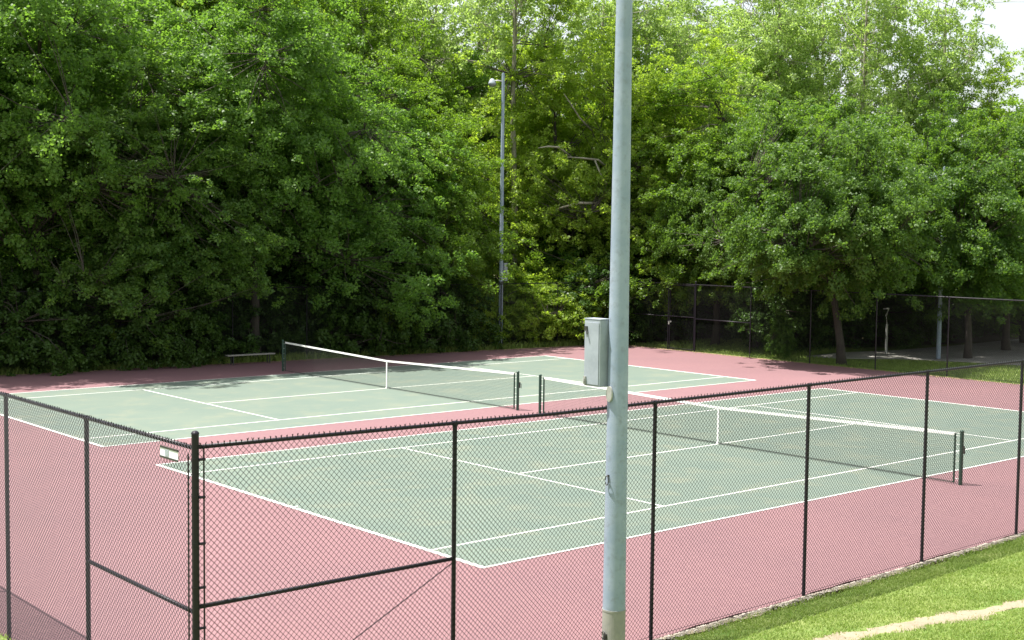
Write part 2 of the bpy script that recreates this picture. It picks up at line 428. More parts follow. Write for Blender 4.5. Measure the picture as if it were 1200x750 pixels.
# front fence (nearest the camera)
A = (XL, fy(XL)); B = (XR + .1, fy(XR + .1)); U, Ln = run(A, B)
posts = [0, 3.03, 6.17, 9.30, 12.33, 15.28, 18.3, 21.35, 24.4, 27.45, 30.5, 33.55, Ln]
froot, FW = fence('long black chain link fence in the foreground, behind the tall grey pole, beside the lawn', A, B, posts, HF, -1, .0024, midrail=[(0, 3.03, 1.52)], end_posts=(0,))
# truss rod, tension bar and its bands by the corner post
mb = MB(); mb.tube([FW(3.0, 0, 1.47), FW(.05, 0, .12)], .0055, 6); mb.build('truss_rod', M['black'], froot)
mb = MB(); mb.tube([FW(.068, .034, .05), FW(.068, .034, HF)], .008, 6); mb.build('tension_bar', M['black'], froot)
for z in (.55, .95, 1.33, 1.70, 2.10, 2.52, 2.86):
    mb = MB(); mb.tube([FW(0, 0, z - .012), FW(0, 0, z + .012)], .0375, 12); mb.tube([FW(.02, .03, z), FW(.080, .036, z)], .013, 8)
    mb.build('band_clamp', M['black'], froot)

for ch in froot.children:       # the rail climbs a little towards the corner, with the ground outside
    n = len(ch.data.vertices); co = np.empty(n * 3); ch.data.vertices.foreach_get('co', co); co = co.reshape(-1, 3)
    co[:, 2] *= 1 + .022 * np.clip(1 - co[:, 0] / 4.5, 0, 1); ch.data.vertices.foreach_set('co', co.ravel()); ch.data.update()
# left fence
A = (XL, fy(XL)); B = (XL + .05, 30.4); U, Ln = run(A, B)
posts = [2.44, 4.80, 7.85, 11.05, 14.1, 17.15, 20.2, 23.25, 26.3, 29.3, Ln]
lroot, LW = fence('black chain link fence at the left edge, the one that carries the small white sign', (A[0], A[1] + .0), B, posts, HF + .055, 1, .0024, midrail=[(0, 2.44, 1.50)])
mb = MB(); mb.tube([LW(.07, .034, .05), LW(.07, .034, HF)], .008, 6); mb.build('tension_bar', M['black'], lroot)

# far fence, seen against the wood
A = (XL + .05, 30.95); B = (30.5, by(30.5) + .25); U, Ln = run(A, B)
posts = list(np.arange(1, 12) * 3.113)
posts = [p for p in posts if p < Ln - 1]
posts = [.0] + posts + [Ln]
fence('long black chain link fence along the foot of the wood, behind the far court', A, B, posts, 2.83, 1, .0016, end_posts=(0, Ln), wm='farwire', pm='dullblack')

# right fence with gate
A = (30.58, 27.3); B = (30.58, fy(30.5) - .02); U, Ln = run(A, B)
g0, g1 = 3.15, 4.72
posts = [g0 - .0, g1] + [g1 + 3.02 * k for k in range(1, 9)]
rroot, RW = fence('black chain link fence with a gate, in front of the lawn and maples', A, B, posts, 2.90, 1, .0016, wm='farwire', midrail=[(g1, g1 + 3.02, 1.42), (0, g0, 1.46)], end_posts=(g1,), gap=(g0, g1))
mb = MB()
a, b = g0 + .09, g1 - .07
for p, q_ in (((a, .06), (a, 2.84)), ((b, .06), (b, 2.84)), ((a, .06), (b, .06)), ((a, 1.47), (b, 1.47)), ((a, 2.84), (b, 2.84))):
    mb.tube([RW(p[0], .0, p[1]), RW(q_[0], .0, q_[1])], .019, 8)
gate = mb.build('gate', M['black'], rroot)
mb = MB(); v, q = weave(np.array(RW(a, .022)[:2]), U, b - a, .06, 2.84, .0016); mb.add(v, q); mb.build('gate_mesh', M['farwire'], gate)
mb = MB(); mb.box(RW(a - .03, .03, 1.22), (.05, .20, .06)); mb.tube([RW(a - .03, .04, 1.20), RW(a - .02, .05, .98)], .012, 6); mb.box(RW(a - .02, -.03, 1.16), (.03, .06, .12))
mb.build('latch', M['palemetal'], gate)

# sign on the left fence
sg = empty('sign', (XL - .06, -3.62, 2.93), 'small white sign wired to the left fence just under its top rail', 'sign')
mb = MB(); mb.box((0, 0, 0), (.006, .36, .085)); mb.build('plate', M['signwhite'], sg)
mb = MB(); mb.box((-.002, 0, .047), (.010, .36, .018)); mb.box((-.002, 0, -.047), (.010, .36, .018)); mb.build('edge_strip', M['darkmetal'], sg)
mb = MB(); mb.box((-.005, .04, 0), (.004, .07, .055)); mb.build('printed_block', M['boxgrey'], sg)

# ------------------------------------------------------------------ nets
def net(x0, y0, label):
    root = empty('tennis_net', (x0 + NX, y0 + W/2, 0), label, 'tennis net', 'tennis nets')
    H = W/2 + .914
    ztop = lambda y: .914 + (1.07 - .914) * np.abs(y) / H
    for s in (-1, 1):
        mb = MB(); mb.tube([(0, s*H, -.1), (0, s*H, 1.10)], .040, 14); mb.dome((0, s*H, 1.10), .044, 14, .03)
        p = mb.build('post', M['netpost'], root, smooth=False)
        mb = MB(); mb.box((.05, s*H, .72), (.05, .06, .16)); mb.tube([(.08, s*H, .75), (.13, s*H, .75), (.13, s*H, .62)], .008, 6)
        if s == -1: mb.build('winch', M['darkmetal'], p)
        mb = MB(); mb.tube([(0, s*(H-.15), .03), (0, s*(H-.15), 1.05)], .022, 8); mb.build('net_edge_rod', M['netpost'], root)
        for z in np.linspace(.12, 1.0, 6):
            mb = MB(); mb.tube([(0, s*(H-.15), z), (0, s*(H-.02), z + .02*random.uniform(-1, 1))], .004, 5); mb.build('lace', M['band'], root)
    mb = MB(); Hn = H - .15; c = .045; w = .0013
    ys = np.arange(-Hn, Hn, c)
    for y in ys:
        zt = ztop(y); mb.add([(-w, y - w, .03), (w, y - w, .03), (w, y + w, .03), (-w, y + w, .03), (-w, y - w, zt), (w, y - w, zt), (w, y + w, zt), (-w, y + w, zt)], [[0,1,5,4],[1,2,6,5],[2,3,7,6],[3,0,4,7]])
    yy = np.linspace(-Hn, Hn, 17)
    for k in range(23):
        t = (k + .5) / 23.5
        mb.tube([(0, y, .03 + (ztop(y) - .03) * t) for y in yy], w * 1.15, 4, cap=False)
    mb.tube([(0, y, .035) for y in yy], .009, 5)
    mb.build('net_mesh', M['net'], root)
    mb = MB(); yb = np.linspace(-Hn, Hn, 41); 
    for a, b in zip(yb[:-1], yb[1:]):
        za, zb = ztop(a), ztop(b); t = .008
        V = [(-t, a, za - .058), (-t, b, zb - .058), (-t*.6, b, zb), (-t*.6, a, za), (t, a, za - .058), (t, b, zb - .058), (t*.6, b, zb), (t*.6, a, za)]
        mb.add(V, [[0,1,2,3],[5,4,7,6],[3,2,6,7],[1,0,4,5]])
    mb.build('headband', M['band'], root)
    mb = MB(); mb.box((0, 0, .45), (.024, .052, .90)); mb.box((0, 0, .02), (.05, .07, .02)); mb.build('center_strap', M['band'], root)
    for s in (-1, 1):
        mb = MB(); mb.tube([(0, s*(H-.16), 1.06), (0, s*H, 1.09)], .005, 6); mb.build('net_cable', M['darkmetal'], root)
    return root
net(0, 0, 'nearer tennis net with a white top band, right of the tall grey pole')
net(BX, BY, 'farther tennis net with a white top band, left of the tall grey pole')

# ------------------------------------------------------------------ light poles
def light_pole(loc, label, H=11.8, r0=.131, r1=.062, boxang=0, base=True, rz=0, detail=True):
    root = empty('light_pole', loc, label, 'light pole', 'floodlight poles', rz)
    mb = MB(); zs = np.linspace(.90 if base else -.3, H, 14)
    mb.tube([(0, 0, z) for z in zs], [r0 + (r1 - r0) * z / H for z in zs], 32, cap=False); mb.tube([(0,0,H), (0,0,H+.03)], [r1, r1*.5], 24); mb.build('pole', M['pole'], root, smooth=True)
    if base:
        mb = MB(); mb.tube([(0,0,-.3), (0,0,.893)], [r0*1.01, r0 + (r1-r0)*.9/H + .002], 32); mb.tube([(0,0,.880),(0,0,.900)], r0 + (r1-r0)*.9/H + .005, 32)
        mb.build('base_sleeve', M['polebase'], root, smooth=False)
    # luminaire on a short bracket
    mb = MB(); mb.tube([(0,0,H-.35), (-.16,.14,H-.30), (-.30,.26,H-.32)], .03, 8); br = mb.build('bracket', M['palemetal'], root, smooth=True)
    mb = MB(); mb.tube([(-.36,.31,H-.22),(-.36,.31,H-.28),(-.36,.31,H-.40),(-.36,.31,H-.48)], [.05,.11,.16,.18], 16); lum = mb.build('luminaire', M['boxgrey'], root, smooth=True)
    mb = MB(); mb.tube([(-.36,.31,H-.482),(-.36,.31,H-.54),(-.36,.31,H-.57)], [.165,.13,.04], 16); mb.build('lens', M['glass'], lum, smooth=True)
    return root
PX, PY = -2.140, -4.863
lp = light_pole((PX, PY, 0), 'tall pale grey metal pole with a grey box, in front of the nearest fence')
# meter box on the back left of the pole
bx = MB(); bx.box((-.125, .205, 3.72), (.150, .245, .73)); b = bx.build('meter_box', M['boxgrey'], lp, bevel=.008)
mb = MB(); mb.box((-.125, .205, 4.091), (.156, .252, .010)); mb.build('box_lid', M['boxgrey'], b)
mb = MB(); mb.box((-.205, .205, 3.715), (.006, .215, .68)); mb.build('box_door', M['boxgrey'], b, bevel=.002)
mb = MB(); mb.box((-.217, .285, 3.985), (.02, .035, .05)); mb.tube([(-.22,.275,3.975),(-.232,.255,3.925)], .009, 6); mb.build('hasp', M['darkmetal'], b)
mb = MB(); mb.box((-.217, .295, 3.415), (.02, .03, .09)); mb.tube([(-.228,.295,3.435),(-.236,.295,3.395)], .011, 6); mb.build('padlock', M['palemetal'], b)
for z in (3.98, 3.47):
    mb = MB(); mb.box((-.03, .14, z), (.09, .11, .03)); mb.build('mounting_arm', M['palemetal'], b)
mb = MB(); rr = .131 - .0058*3.3
mb.tube([(-rr-.012,-.012,3.235),(-rr-.012,-.012,3.30),(-rr-.012,-.012,3.365)], .038, 16)
V = [( -rr - .004 - dx, .0 + .043*math.cos(t), 3.285 + .085*math.sin(t)) for dx in (0, .022) for t in np.linspace(0, 2*math.pi, 24, endpoint=False)]
mb = MB(); mb.add(V, [[i, (i+1)%24, 24+(i+1)%24, 24+i] for i in range(24)], poly=[list(range(24,48))]); mb.build('hand_hole_cover', M['palemetal'], lp)
def ring(mb, c, r, t=.006): mb.tube([(c[0]-.01, c[1] + r*.5*math.cos(a), c[2] + r*math.sin(a)) for a in np.linspace(0, 2*math.pi*.93, 16)], t, 6)
mb = MB(); ring(mb, (-.135, .0, 2.34), .05); mb.box((-.12, .0, 2.39), (.03, .02, .02)); mb.build('hook', M['darkmetal'], lp)
mb = MB(); ring(mb, (-.145, .0, .62), .05); mb.box((-.128, .0, .60), (.02, .05, .08)); mb.build('cable_clamp', M['darkmetal'], lp)

lp2 = light_pole((24.5, 28.45, 0), 'slim grey light pole with a small box, rising against the wood behind the far court', 11.9, .10, .065, base=False)
mb = MB(); mb.box((.16, -.03, 3.35), (.18, .22, .78)); b = mb.build('meter_box', M['boxgrey'], lp2, bevel=.01)
mb = MB(); mb.box((.255, -.05, 3.2), (.01, .14, .14)); mb.build('box_window', M['darkmetal'], b)
mb = MB(); mb.tube([(.0,-.02,2.88),(.0,-.02,2.93)], .13, 12); mb.build('strap', M['darkmetal'], lp2)
lp3 = light_pole((36.9, 14.65, -.03), 'slim pale light pole standing on the lawn between two maples', 8.0, .095, .06, base=False)

# pale bent post on the lawn
bp_ = empty('metal_post', (37.1, 17.3, -.03), 'thin pale metal post with a bent arm on top, on the shaded lawn', 'post')
mb = MB(); mb.tube([(0,0,0),(0,0,1.30)], .05, 10); mb.build('post', M['palemetal'], bp_)
mb = MB(); mb.tube([(0,0,1.30),(-.02,.02,1.62),(.03,-.03,1.98)], .018, 6); mb.tube([(.06,-.06,1.98),(-.13,.12,1.97)], .028, 6); mb.tube([(.05,-.05,1.97),(-.06,.06,1.64)], .016, 6); mb.build('arm', M['palemetal'], bp_)

# low bench by the far fence
bn = empty('bench', (12.25, 28.55, 0), 'low backless bench with a pale board seat near the far net post', 'bench', rz=-.05)
mb = MB(); mb.box((0, 0, .36), (1.95, .26, .04)); mb.build('seat', M['wood'], bn, bevel=.006)
for s in (-.75, .75):
    mb = MB(); mb.tube([(s,-.10,0),(s,-.10,.34)], .02, 8); mb.tube([(s,.10,0),(s,.10,.34)], .02, 8); mb.tube([(s,-.12,.33),(s,.12,.33)], .018, 8); mb.build('leg', M['darkmetal'], bn)

# ------------------------------------------------------------------ trees
def leaves(P, Nrm, size):
    """one four cornered folded leaf at each P, roughly facing Nrm"""
    n = len(P)
    Nn = Nrm / (np.linalg.norm(Nrm, axis=1)[:,None] + 1e-9)
    r = rng.normal(size=(n,3)); u = np.cross(Nn, r); u /= np.linalg.norm(u, axis=1)[:,None] + 1e-9
    w = np.cross(Nn, u); s = (size * rng.uniform(.6, 1.35, n))[:,None]
    a = P - u*s*.55; b = P + w*s*.36 - Nn*s*.08 + u*s*.05; c = P + u*s*.60 - Nn*s*.12; d = P - w*s*.36 - Nn*s*.08 + u*s*.05
    V = np.stack([a, b, c, d], 1).reshape(-1,3)
    return V, (np.arange(n)[:,None]*4 + np.array([[0,1,2,3]]))
def lump(D, seed):
    """smooth pseudo noise on directions"""
    r = np.random.default_rng(seed); o = np.zeros(len(D))
    for k in range(7):
        f = r.normal(size=3) * (1.2 + k * .7); o += np.sin(D @ f * 1.6 + r.uniform(0, 6.28)) / (1 + k * .45)
    return o / 2.2
def make_tree(seed, H, Rd, z0, nclus, nleaf, lsize, clr, trunk_r, lm, bm, name='tree', shape=.42, shell=.6, limbs=14, droop=.10, flat=.55, lumpy=.28, lean=(0,0), kind='crown', bough=.055, bsig=.75):
    global rng
    rng = np.random.default_rng(seed)
    cz = z0 + (H - z0) * shape; up = H - cz; dn = cz - z0
    D = rng.normal(size=(nclus, 3)); D /= np.linalg.norm(D, axis=1)[:,None]
    rad = (1 - (1 - shell) * rng.random(nclus) ** 1.1 ) * (1 + lumpy * lump(D, seed))
    rad *= np.where(rng.random(nclus) < .2, .6, 1)
    # fuller lower body
    xy = np.where(D[:,2] < 0, (1 - np.abs(D[:,2])**4)**.5 / np.maximum((1 - D[:,2]**2)**.5, .05), 1)
    Pc = np.stack([D[:,0]*Rd*rad*xy, D[:,1]*Rd*rad*xy, cz + np.where(D[:,2] > 0, up, dn) * D[:,2] * rad], 1)
    ax = lambda z: np.stack([lean[0]*z/H*1.0, lean[1]*z/H], -1)
    if bough > 0:       # gather most sprays round big boughs, so that dark hollows open between them
        nb = max(8, int(nclus * bough)); B = Pc[:nb]; far = B * np.array([1, 1, 1.0])
        own = rng.integers(0, nb, nclus); g = rng.normal(size=(nclus, 3)) * bsig * np.array([1, 1, .55])
        rr_ = np.hypot(g[:,0], g[:,1]); g[:,2] -= .18 * rr_**2 / bsig
        mv = rng.random(nclus) < .85; Pc = np.where(mv[:,None], B[own] + g, Pc)
        Pc[:,2] = np.maximum(Pc[:,2], z0 * .8)
    Pc[:, :2] += ax(Pc[:,2])
    cs = clr * rng.uniform(.6, 1.4, nclus)
    outw = Pc - np.array([0, 0, cz]); outw /= np.linalg.norm(outw, axis=1)[:,None] + 1e-9
    cn = outw * .55 + np.array([0, 0, .75]) + rng.normal(0, .22, (nclus, 3)); cn /= np.linalg.norm(cn, axis=1)[:,None]
    # leaves in flattened, slightly drooping sprays
    idx = np.repeat(np.arange(nclus), rng.poisson(nleaf * (cs / clr) ** 1.6))
    n = len(idx); g = rng.normal(size=(n, 3)); g /= np.linalg.norm(g, axis=1)[:,None]; g *= (rng.random(n) ** .5)[:,None]
    gn = cn[idx]; along = (g * gn).sum(1)
    g = g - gn * (along * (1 - flat))[:,None]
    rr = np.linalg.norm(g - gn * (g * gn).sum(1)[:,None], axis=1)
    P = Pc[idx] + g * cs[idx][:,None] - np.array([0, 0, 1]) * (droop * cs[idx] * rr**2 * 1.6)[:,None]
    nr = gn * .8 + rng.normal(0, .75, (n, 3)) + outw[idx] * .2
    V, Q = leaves(P, nr, lsize)
    mb = MB(); mb.add(V, Q); crown = mb.build(kind, lm)
    # trunk and limbs
    mb = MB(); T = np.linspace(0, 1, 9)
    top = z0 + (H - z0) * .72
    sway = rng.normal(0, .12, (9, 2)).cumsum(0) * .5; sway[0] = 0
    tp = np.stack([sway[:,0] + ax(T*top)[:,0], sway[:,1] + ax(T*top)[:,1], -.3 + T * (top + .3)], 1)
    tr = trunk_r * (1 - .82 * T) ; tr[0] *= 1.35
    if trunk_r > 0: mb.tube(tp, tr, 10)
    def at(z): return np.array([np.interp(z, tp[:,2], tp[:,0]), np.interp(z, tp[:,2], tp[:,1]), z])
    nodes = []
    order = rng.permutation(nclus)[:limbs]
    for i in order:
        e = Pc[i]; zs = np.clip(e[2] - rng.uniform(.25, .5) * np.hypot(e[0], e[1]) - rng.uniform(.2, 1.2), z0 * .7 + .2, top * rng.uniform(.62, .97)); a = at(zs)
        t = np.linspace(0, 1, 7)[:,None]
        midp = a + (e - a) * .5 + np.array([0, 0, .12 * np.linalg.norm(e - a)]) + rng.normal(0, .12, 3)*np.linalg.norm(e - a)*.4
        pts = (1-t)**2 * a + 2*t*(1-t) * midp + t**2 * e
        r0 = max(.016, trunk_r * .30 * (1 - zs / (top * 1.15)) + .008); mb.tube(pts, list(r0 * (1 - .85 * t[:,0])), 6)
        nodes.append(pts[2:])
    if nodes:
        nodes = np.concatenate(nodes)
        for i in rng.permutation(nclus)[: nclus // 3]:
            e = Pc[i]; k = np.argmin(np.linalg.norm(nodes - e, axis=1)); a = nodes[k]
            if np.linalg.norm(e - a) < .3: continue
            m_ = (a + e) / 2 + rng.normal(0, .08, 3); mb.tube([a, m_, e], [.020, .014, .005], 4, cap=False)
    trunk = mb.build('trunk' if kind == 'crown' else 'stem', bm, smooth=True)
    return crown, trunk

PR = {}
def proto(key, **k):
    PR[key] = [o for o in make_tree(**k)]
    for o in PR[key]: C.objects.unlink(o)
proto('mapleA', seed=21, H=16, Rd=4.6, z0=1.6, nclus=2012, nleaf=74, lsize=0.114, clr=0.357, trunk_r=.24, lm=M['leafdark'], bm=M['bark'], lumpy=.3)
proto('mapleB', seed=22, H=16, Rd=4.4, z0=4.4, nclus=1838, nleaf=74, lsize=0.114, clr=0.365, trunk_r=.2, lm=M['leafdark'], bm=M['bark'], lumpy=.36, shell=.5)
proto('oak', seed=23, H=16, Rd=4.8, z0=2.0, nclus=1925, nleaf=70, lsize=0.118, clr=0.350, trunk_r=.22, lm=M['leafmid'], bm=M['bark'], lumpy=.38, shell=.45)
proto('round', seed=24, bough=.045, bsig=.5, H=10, Rd=3.9, z0=2.5, nclus=2362, nleaf=78, lsize=0.095, clr=0.289, limbs=9, trunk_r=.18, lm=M['leafmid'], bm=M['bark'], shape=.42, lumpy=.2, shell=.66, lean=(-.9,.8))
proto('round2', seed=25, bough=.045, bsig=.5, H=10, Rd=4.2, z0=2.2, nclus=2450, nleaf=78, lsize=0.095, clr=0.289, limbs=5, trunk_r=.17, lm=M['leafmid'], bm=M['bark'], shape=.38, lumpy=.2, shell=.66)
proto('bright', seed=26, bsig=.5, H=9, Rd=2.9, z0=2.2, nclus=840, nleaf=65, lsize=0.106, clr=0.319, trunk_r=.12, lm=M['leafbright'], bm=M['bark'], shell=.35, lumpy=.4, limbs=10)
proto('airyA', seed=27, H=24, Rd=5.2, z0=4.0, nclus=1400, nleaf=30, lsize=0.137, clr=0.350, trunk_r=.28, lm=M['leafpale'], bm=M['palebark'], shell=.25, lumpy=.42, limbs=40, shape=.5)
proto('airyB', seed=28, H=24, Rd=5.6, z0=4.0, nclus=1190, nleaf=30, lsize=0.137, clr=0.350, trunk_r=.26, lm=M['leafpale'], bm=M['palebark'], shell=.3, lumpy=.5, limbs=40, shape=.55)
proto('airyC', seed=33, H=17, Rd=4.4, z0=2.6, nclus=2625, nleaf=57, lsize=0.118, clr=0.319, trunk_r=.2, lm=M['leafbright'], bm=M['bark'], shell=.6, lumpy=.42, limbs=26)
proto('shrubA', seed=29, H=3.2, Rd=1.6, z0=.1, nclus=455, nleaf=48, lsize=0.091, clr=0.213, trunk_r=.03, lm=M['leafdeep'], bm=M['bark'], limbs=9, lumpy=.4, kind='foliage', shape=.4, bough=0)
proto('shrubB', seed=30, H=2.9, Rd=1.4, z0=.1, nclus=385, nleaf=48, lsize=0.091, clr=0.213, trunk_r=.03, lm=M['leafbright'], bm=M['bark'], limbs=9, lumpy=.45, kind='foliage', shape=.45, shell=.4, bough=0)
proto('sapling', seed=31, H=5.5, Rd=1.9, z0=.4, nclus=578, nleaf=52, lsize=0.099, clr=0.274, trunk_r=.05, lm=M['leafdark'], bm=M['bark'], limbs=12, lumpy=.45, shell=.35, bsig=.4)
proto('lowmaple', seed=41, bough=.05, bsig=.5, H=9, Rd=3.7, z0=.9, nclus=2200, nleaf=50, lsize=.12, clr=.29, trunk_r=.16, lm=M['leafmaple'], bm=M['bark'], shape=.38, lumpy=.2, shell=.66, limbs=8)
proto('bare', seed=35, H=25, Rd=4.0, z0=12.5, nclus=455, nleaf=35, lsize=0.133, clr=0.319, trunk_r=.2, lm=M['leafpale'], bm=M['palebark'], shell=.3, lumpy=.4, limbs=26)

def plant(key, name, loc, s, sz, rz, label, cat, group, lm=None, bm=None):
    z = float(ground_z(loc[0], loc[1]))
    o = empty(name, (loc[0], loc[1], z), label, cat, group, rz); o.scale = (s, s, sz)
    for p in PR[key]:
        c = p.copy(); C.objects.link(c); c.parent = o
        m = lm if ('trunk' not in p.name and 'stem' not in p.name) else bm
        if m: c.material_slots[0].link = 'OBJECT'; c.material_slots[0].material = m
    return o
CAM = np.array([-12.2548, -14.7734]); FWD = np.array([.6529, .7543]); RGT = np.array([.7561, -.6545])
def spot(a, d):     # a = sideways per metre ahead of the viewpoint, d = metres ahead: a survey-style bearing and distance
    return CAM + d * (FWD + RGT * a)
PXL = lambda x: (x - 600) / 1525.5

T = [  # key, name, bearing x, distance, width scale, height scale, rotation, label, group
 ('mapleA','maple_tree', -85, 45.3, 1.0, 1.02, .3, 'dark leafy maple cut by the left edge of the picture, behind the far fence', None),
 ('mapleB','maple_tree', 50, 46.3, 1.05, 1.06, 1.9, 'broad dark maple behind the far fence, first one fully in view from the left', None),
 ('mapleA','maple_tree', 185, 48.3, .92, .80, 2.7, 'dark maple whose low boughs hang over the far fence, left of the bench', None),
 ('mapleB','maple_tree', 300, 50.8, 1.0, .98, 4.2, 'dark maple rising behind the bench and the far net post', None),
 ('mapleA','maple_tree', 398, 54.2, 1.0, .86, 5.1, 'dark maple with layered boughs behind the middle of the far net', None),
 ('mapleB','maple_tree', 478, 57.5, .86, .76, .9, 'shorter dark maple with sky showing above it, left of the slim light pole', None),
 ('bright','young_tree', 538, 61.0, 1.0, .98, 1.2, 'small bright yellow green tree just left of the slim light pole', None),
 ('airyC','young_tree', 650, 64.0, .92, .98, 2.2, 'sunlit leafy tree between the slim light pole and the tall grey pole', None),
 ('airyC','young_tree', 715, 67.5, .9, .86, 4.9, 'sunlit leafy tree half hidden by the tall grey pole', None),
 ('airyC','young_tree', 785, 63.5, .85, .84, 3.9, 'sunlit leafy tree just right of the tall grey pole', None),
 ('oak','oak_tree', 838, 60.5, .86, .80, .4, 'rounded green tree behind the fence gate', None),
 ('round','round_maple', 988, 51.6, 1.0, 1.04, 0, 'round sunlit maple right behind the right hand fence, its trunk by the rail', None),
 ('round2','round_maple', 1135, 55.0, 1.0, 1.03, 2.1, 'round maple with a straight dark trunk beside the lot', None),
 ('round','round_maple', 1262, 57.5, 1.1, 1.02, 3.3, 'round maple cut by the right edge of the picture, over the lot', None),
 ('lowmaple','round_maple', 1202, 63.5, 1.05, 1.0, 1.0, 'low branched maple at the right edge, its boughs nearly touching the lot', None),
 ('round2','round_maple', 885, 58.5, .82, 1.04, 4.6, 'narrow maple standing behind the gate end of the right hand fence', None),
 ('bare','sycamore_tree', 597, 62.0, 1.0, 1.0, 1.0, 'sycamore with a bare pale trunk rising just above the slim light pole', None),
 ('airyA','sycamore_tree', 556, 73, 1.0, .95, .2, 'tall leafy sycamore in the wood, behind the bare pale trunk', None),
 ('airyB','sycamore_tree', 700, 72, 1.0, .98, 1.4, 'tall open sycamore behind the top of the tall grey pole', None),
 ('airyB','sycamore_tree', 508, 70, .95, .96, 2.4, 'thin airy tree with sky between its leaves above the far net', None),
 ('airyA','sycamore_tree', 800, 76, 1.0, .88, 3.4, 'tall airy tree with a sky hole, above the gate', None),
 ('airyA','sycamore_tree', 905, 80, 1.05, 1.1, 4.4, 'tall pale sycamore above the nearest round maple', None),
 ('airyB','sycamore_tree', 1005, 82, 1.05, 1.12, 5.3, 'tall airy sycamore with pale forked limbs against the white sky', None),
 ('airyA','sycamore_tree', 1095, 84, .95, 1.08, .7, 'rightmost tall sycamore, open sky on its right', None),
 ('airyB','sycamore_tree', 752, 71, .9, .95, 5.0, 'tall open sycamore just right of the top of the tall grey pole', None),
 ('airyA','sycamore_tree', 858, 88, 1.0, 1.1, 5.9, 'tall pale sycamore far back between the gate and the round maple', None),
 ('airyB','sycamore_tree', 955, 90, 1.0, 1.15, 2.9, 'farthest tall sycamore over the round maple, seen against white sky', None),
 ('airyC','young_tree', 1165, 84, 1.0, .92, 1.8, 'lower feathery tree at the right edge under the open sky', None),
]
TR = {}
for t in T:
    p = spot(PXL(t[2]), t[3]); TR[t[2]] = plant(t[0], t[1], p, t[4], t[5], t[6], t[7], 'tree', t[8], lm={185: M['leafmaple'], 478: M['leafmid'], 988: M['leafmaple'], 1135: M['leafmaple'], 1262: M['leafmaple'], 885: M['leafmaple']}.get(t[2]))
# dead pale limbs sticking out of the sunlit tree left of the tall pole
def limb(tree, pts, rad):
    o = TR[tree]; mb = MB(); P = []
    for (x, y, d) in pts:
        q = spot(PXL(x), d); z = 5.0 + (271 - y) / 1525.5 * d
        P.append(q3(o, q, z))
    mb.tube(P, rad, 6); mb.build('dead_limb', M['palebark'], o, smooth=True)
def q3(o, q, z):
    dx, dy = q[0] - o.location.x, q[1] - o.location.y; a = -o.rotation_euler.z
    return ((dx*math.cos(a) - dy*math.sin(a)) / o.scale.x, (dx*math.sin(a) + dy*math.cos(a)) / o.scale.y, (z - o.location.z) / o.scale.z)
limb(650, [(712,196,62.0),(698,184,60.8),(680,182,60.0),(662,181,59.6)], [.07,.055,.04,.02])
limb(650, [(694,184,60.6),(700,198,60.4),(708,212,60.6)], [.04,.045,.05])
limb(650, [(722,246,63),(700,234,60.8),(676,234,60.0),(655,240,60.2),(636,250,62)], [.08,.07,.06,.045,.02])
limb(650, [(690,150,62),(676,136,60.8),(664,118,60.4),(657,108,60)], [.05,.04,.03,.015])
limb(650, [(668,182,61.5),(652,170,60),(640,169,59.7),(628,171,59.7)], [.05,.05,.045,.02])

# second and third rows of the wood, and the far trees that close it
random.seed(5)
rows = [(-40, 56), (60, 58), (150, 57), (245, 60), (335, 62), (430, 66)]
for i, (x, d) in enumerate(rows):
    plant(('mapleB','oak','mapleA')[i % 3], 'forest_tree', spot(PXL(x), d), 1.05, 1.28, random.uniform(0, 6), 'tall tree in the second row of the wood, left of the slim light pole', 'tree', 'trees deeper in the wood', lm=M['leafbright'] if i in (3,) else M['leafmid'] if i in (1, 5) else None)
plant('round2', 'round_maple', (43.5, 15.2), 1.1, 1.05, 1.0, 'low hanging maple whose boughs shade the lot', 'tree', None)
plant('round', 'round_maple', (39.2, 20.6), 1.0, 1.0, 2.5, 'shaded maple behind the lawn and the bent pale post', 'tree', None)
for i, (x, d) in enumerate([(-60,70),(40,72),(130,75),(230,76),(330,78),(420,84),(520,90),(610,92),(690,95),(770,92),(850,98),(940,100),(1030,98),(1120,102),(1210,100)]):
    lo = x > 560
    plant(('oak','mapleB')[i % 2], 'forest_tree', spot(PXL(x), d), 1.15, (1.45 if not lo and x < 470 else .84 if x < 900 else .72), random.uniform(0, 6), 'dense tree at the back of the wood, partly hidden by nearer crowns', 'tree', 'trees at the back of the wood')
for i, (x, d) in enumerate([(560,69),(650,74),(735,70),(800,68),(870,72),(930,74),(985,72),(1050,76),(1110,80),(1180,82)]):
    plant(('mapleB','mapleA')[i % 2], 'forest_tree', spot(PXL(x), d), .9, (.74 if x > 850 else .86), random.uniform(0, 6), 'shaded tree filling the wood between the round maples and the sycamores', 'tree', 'shaded trees in the middle of the wood')
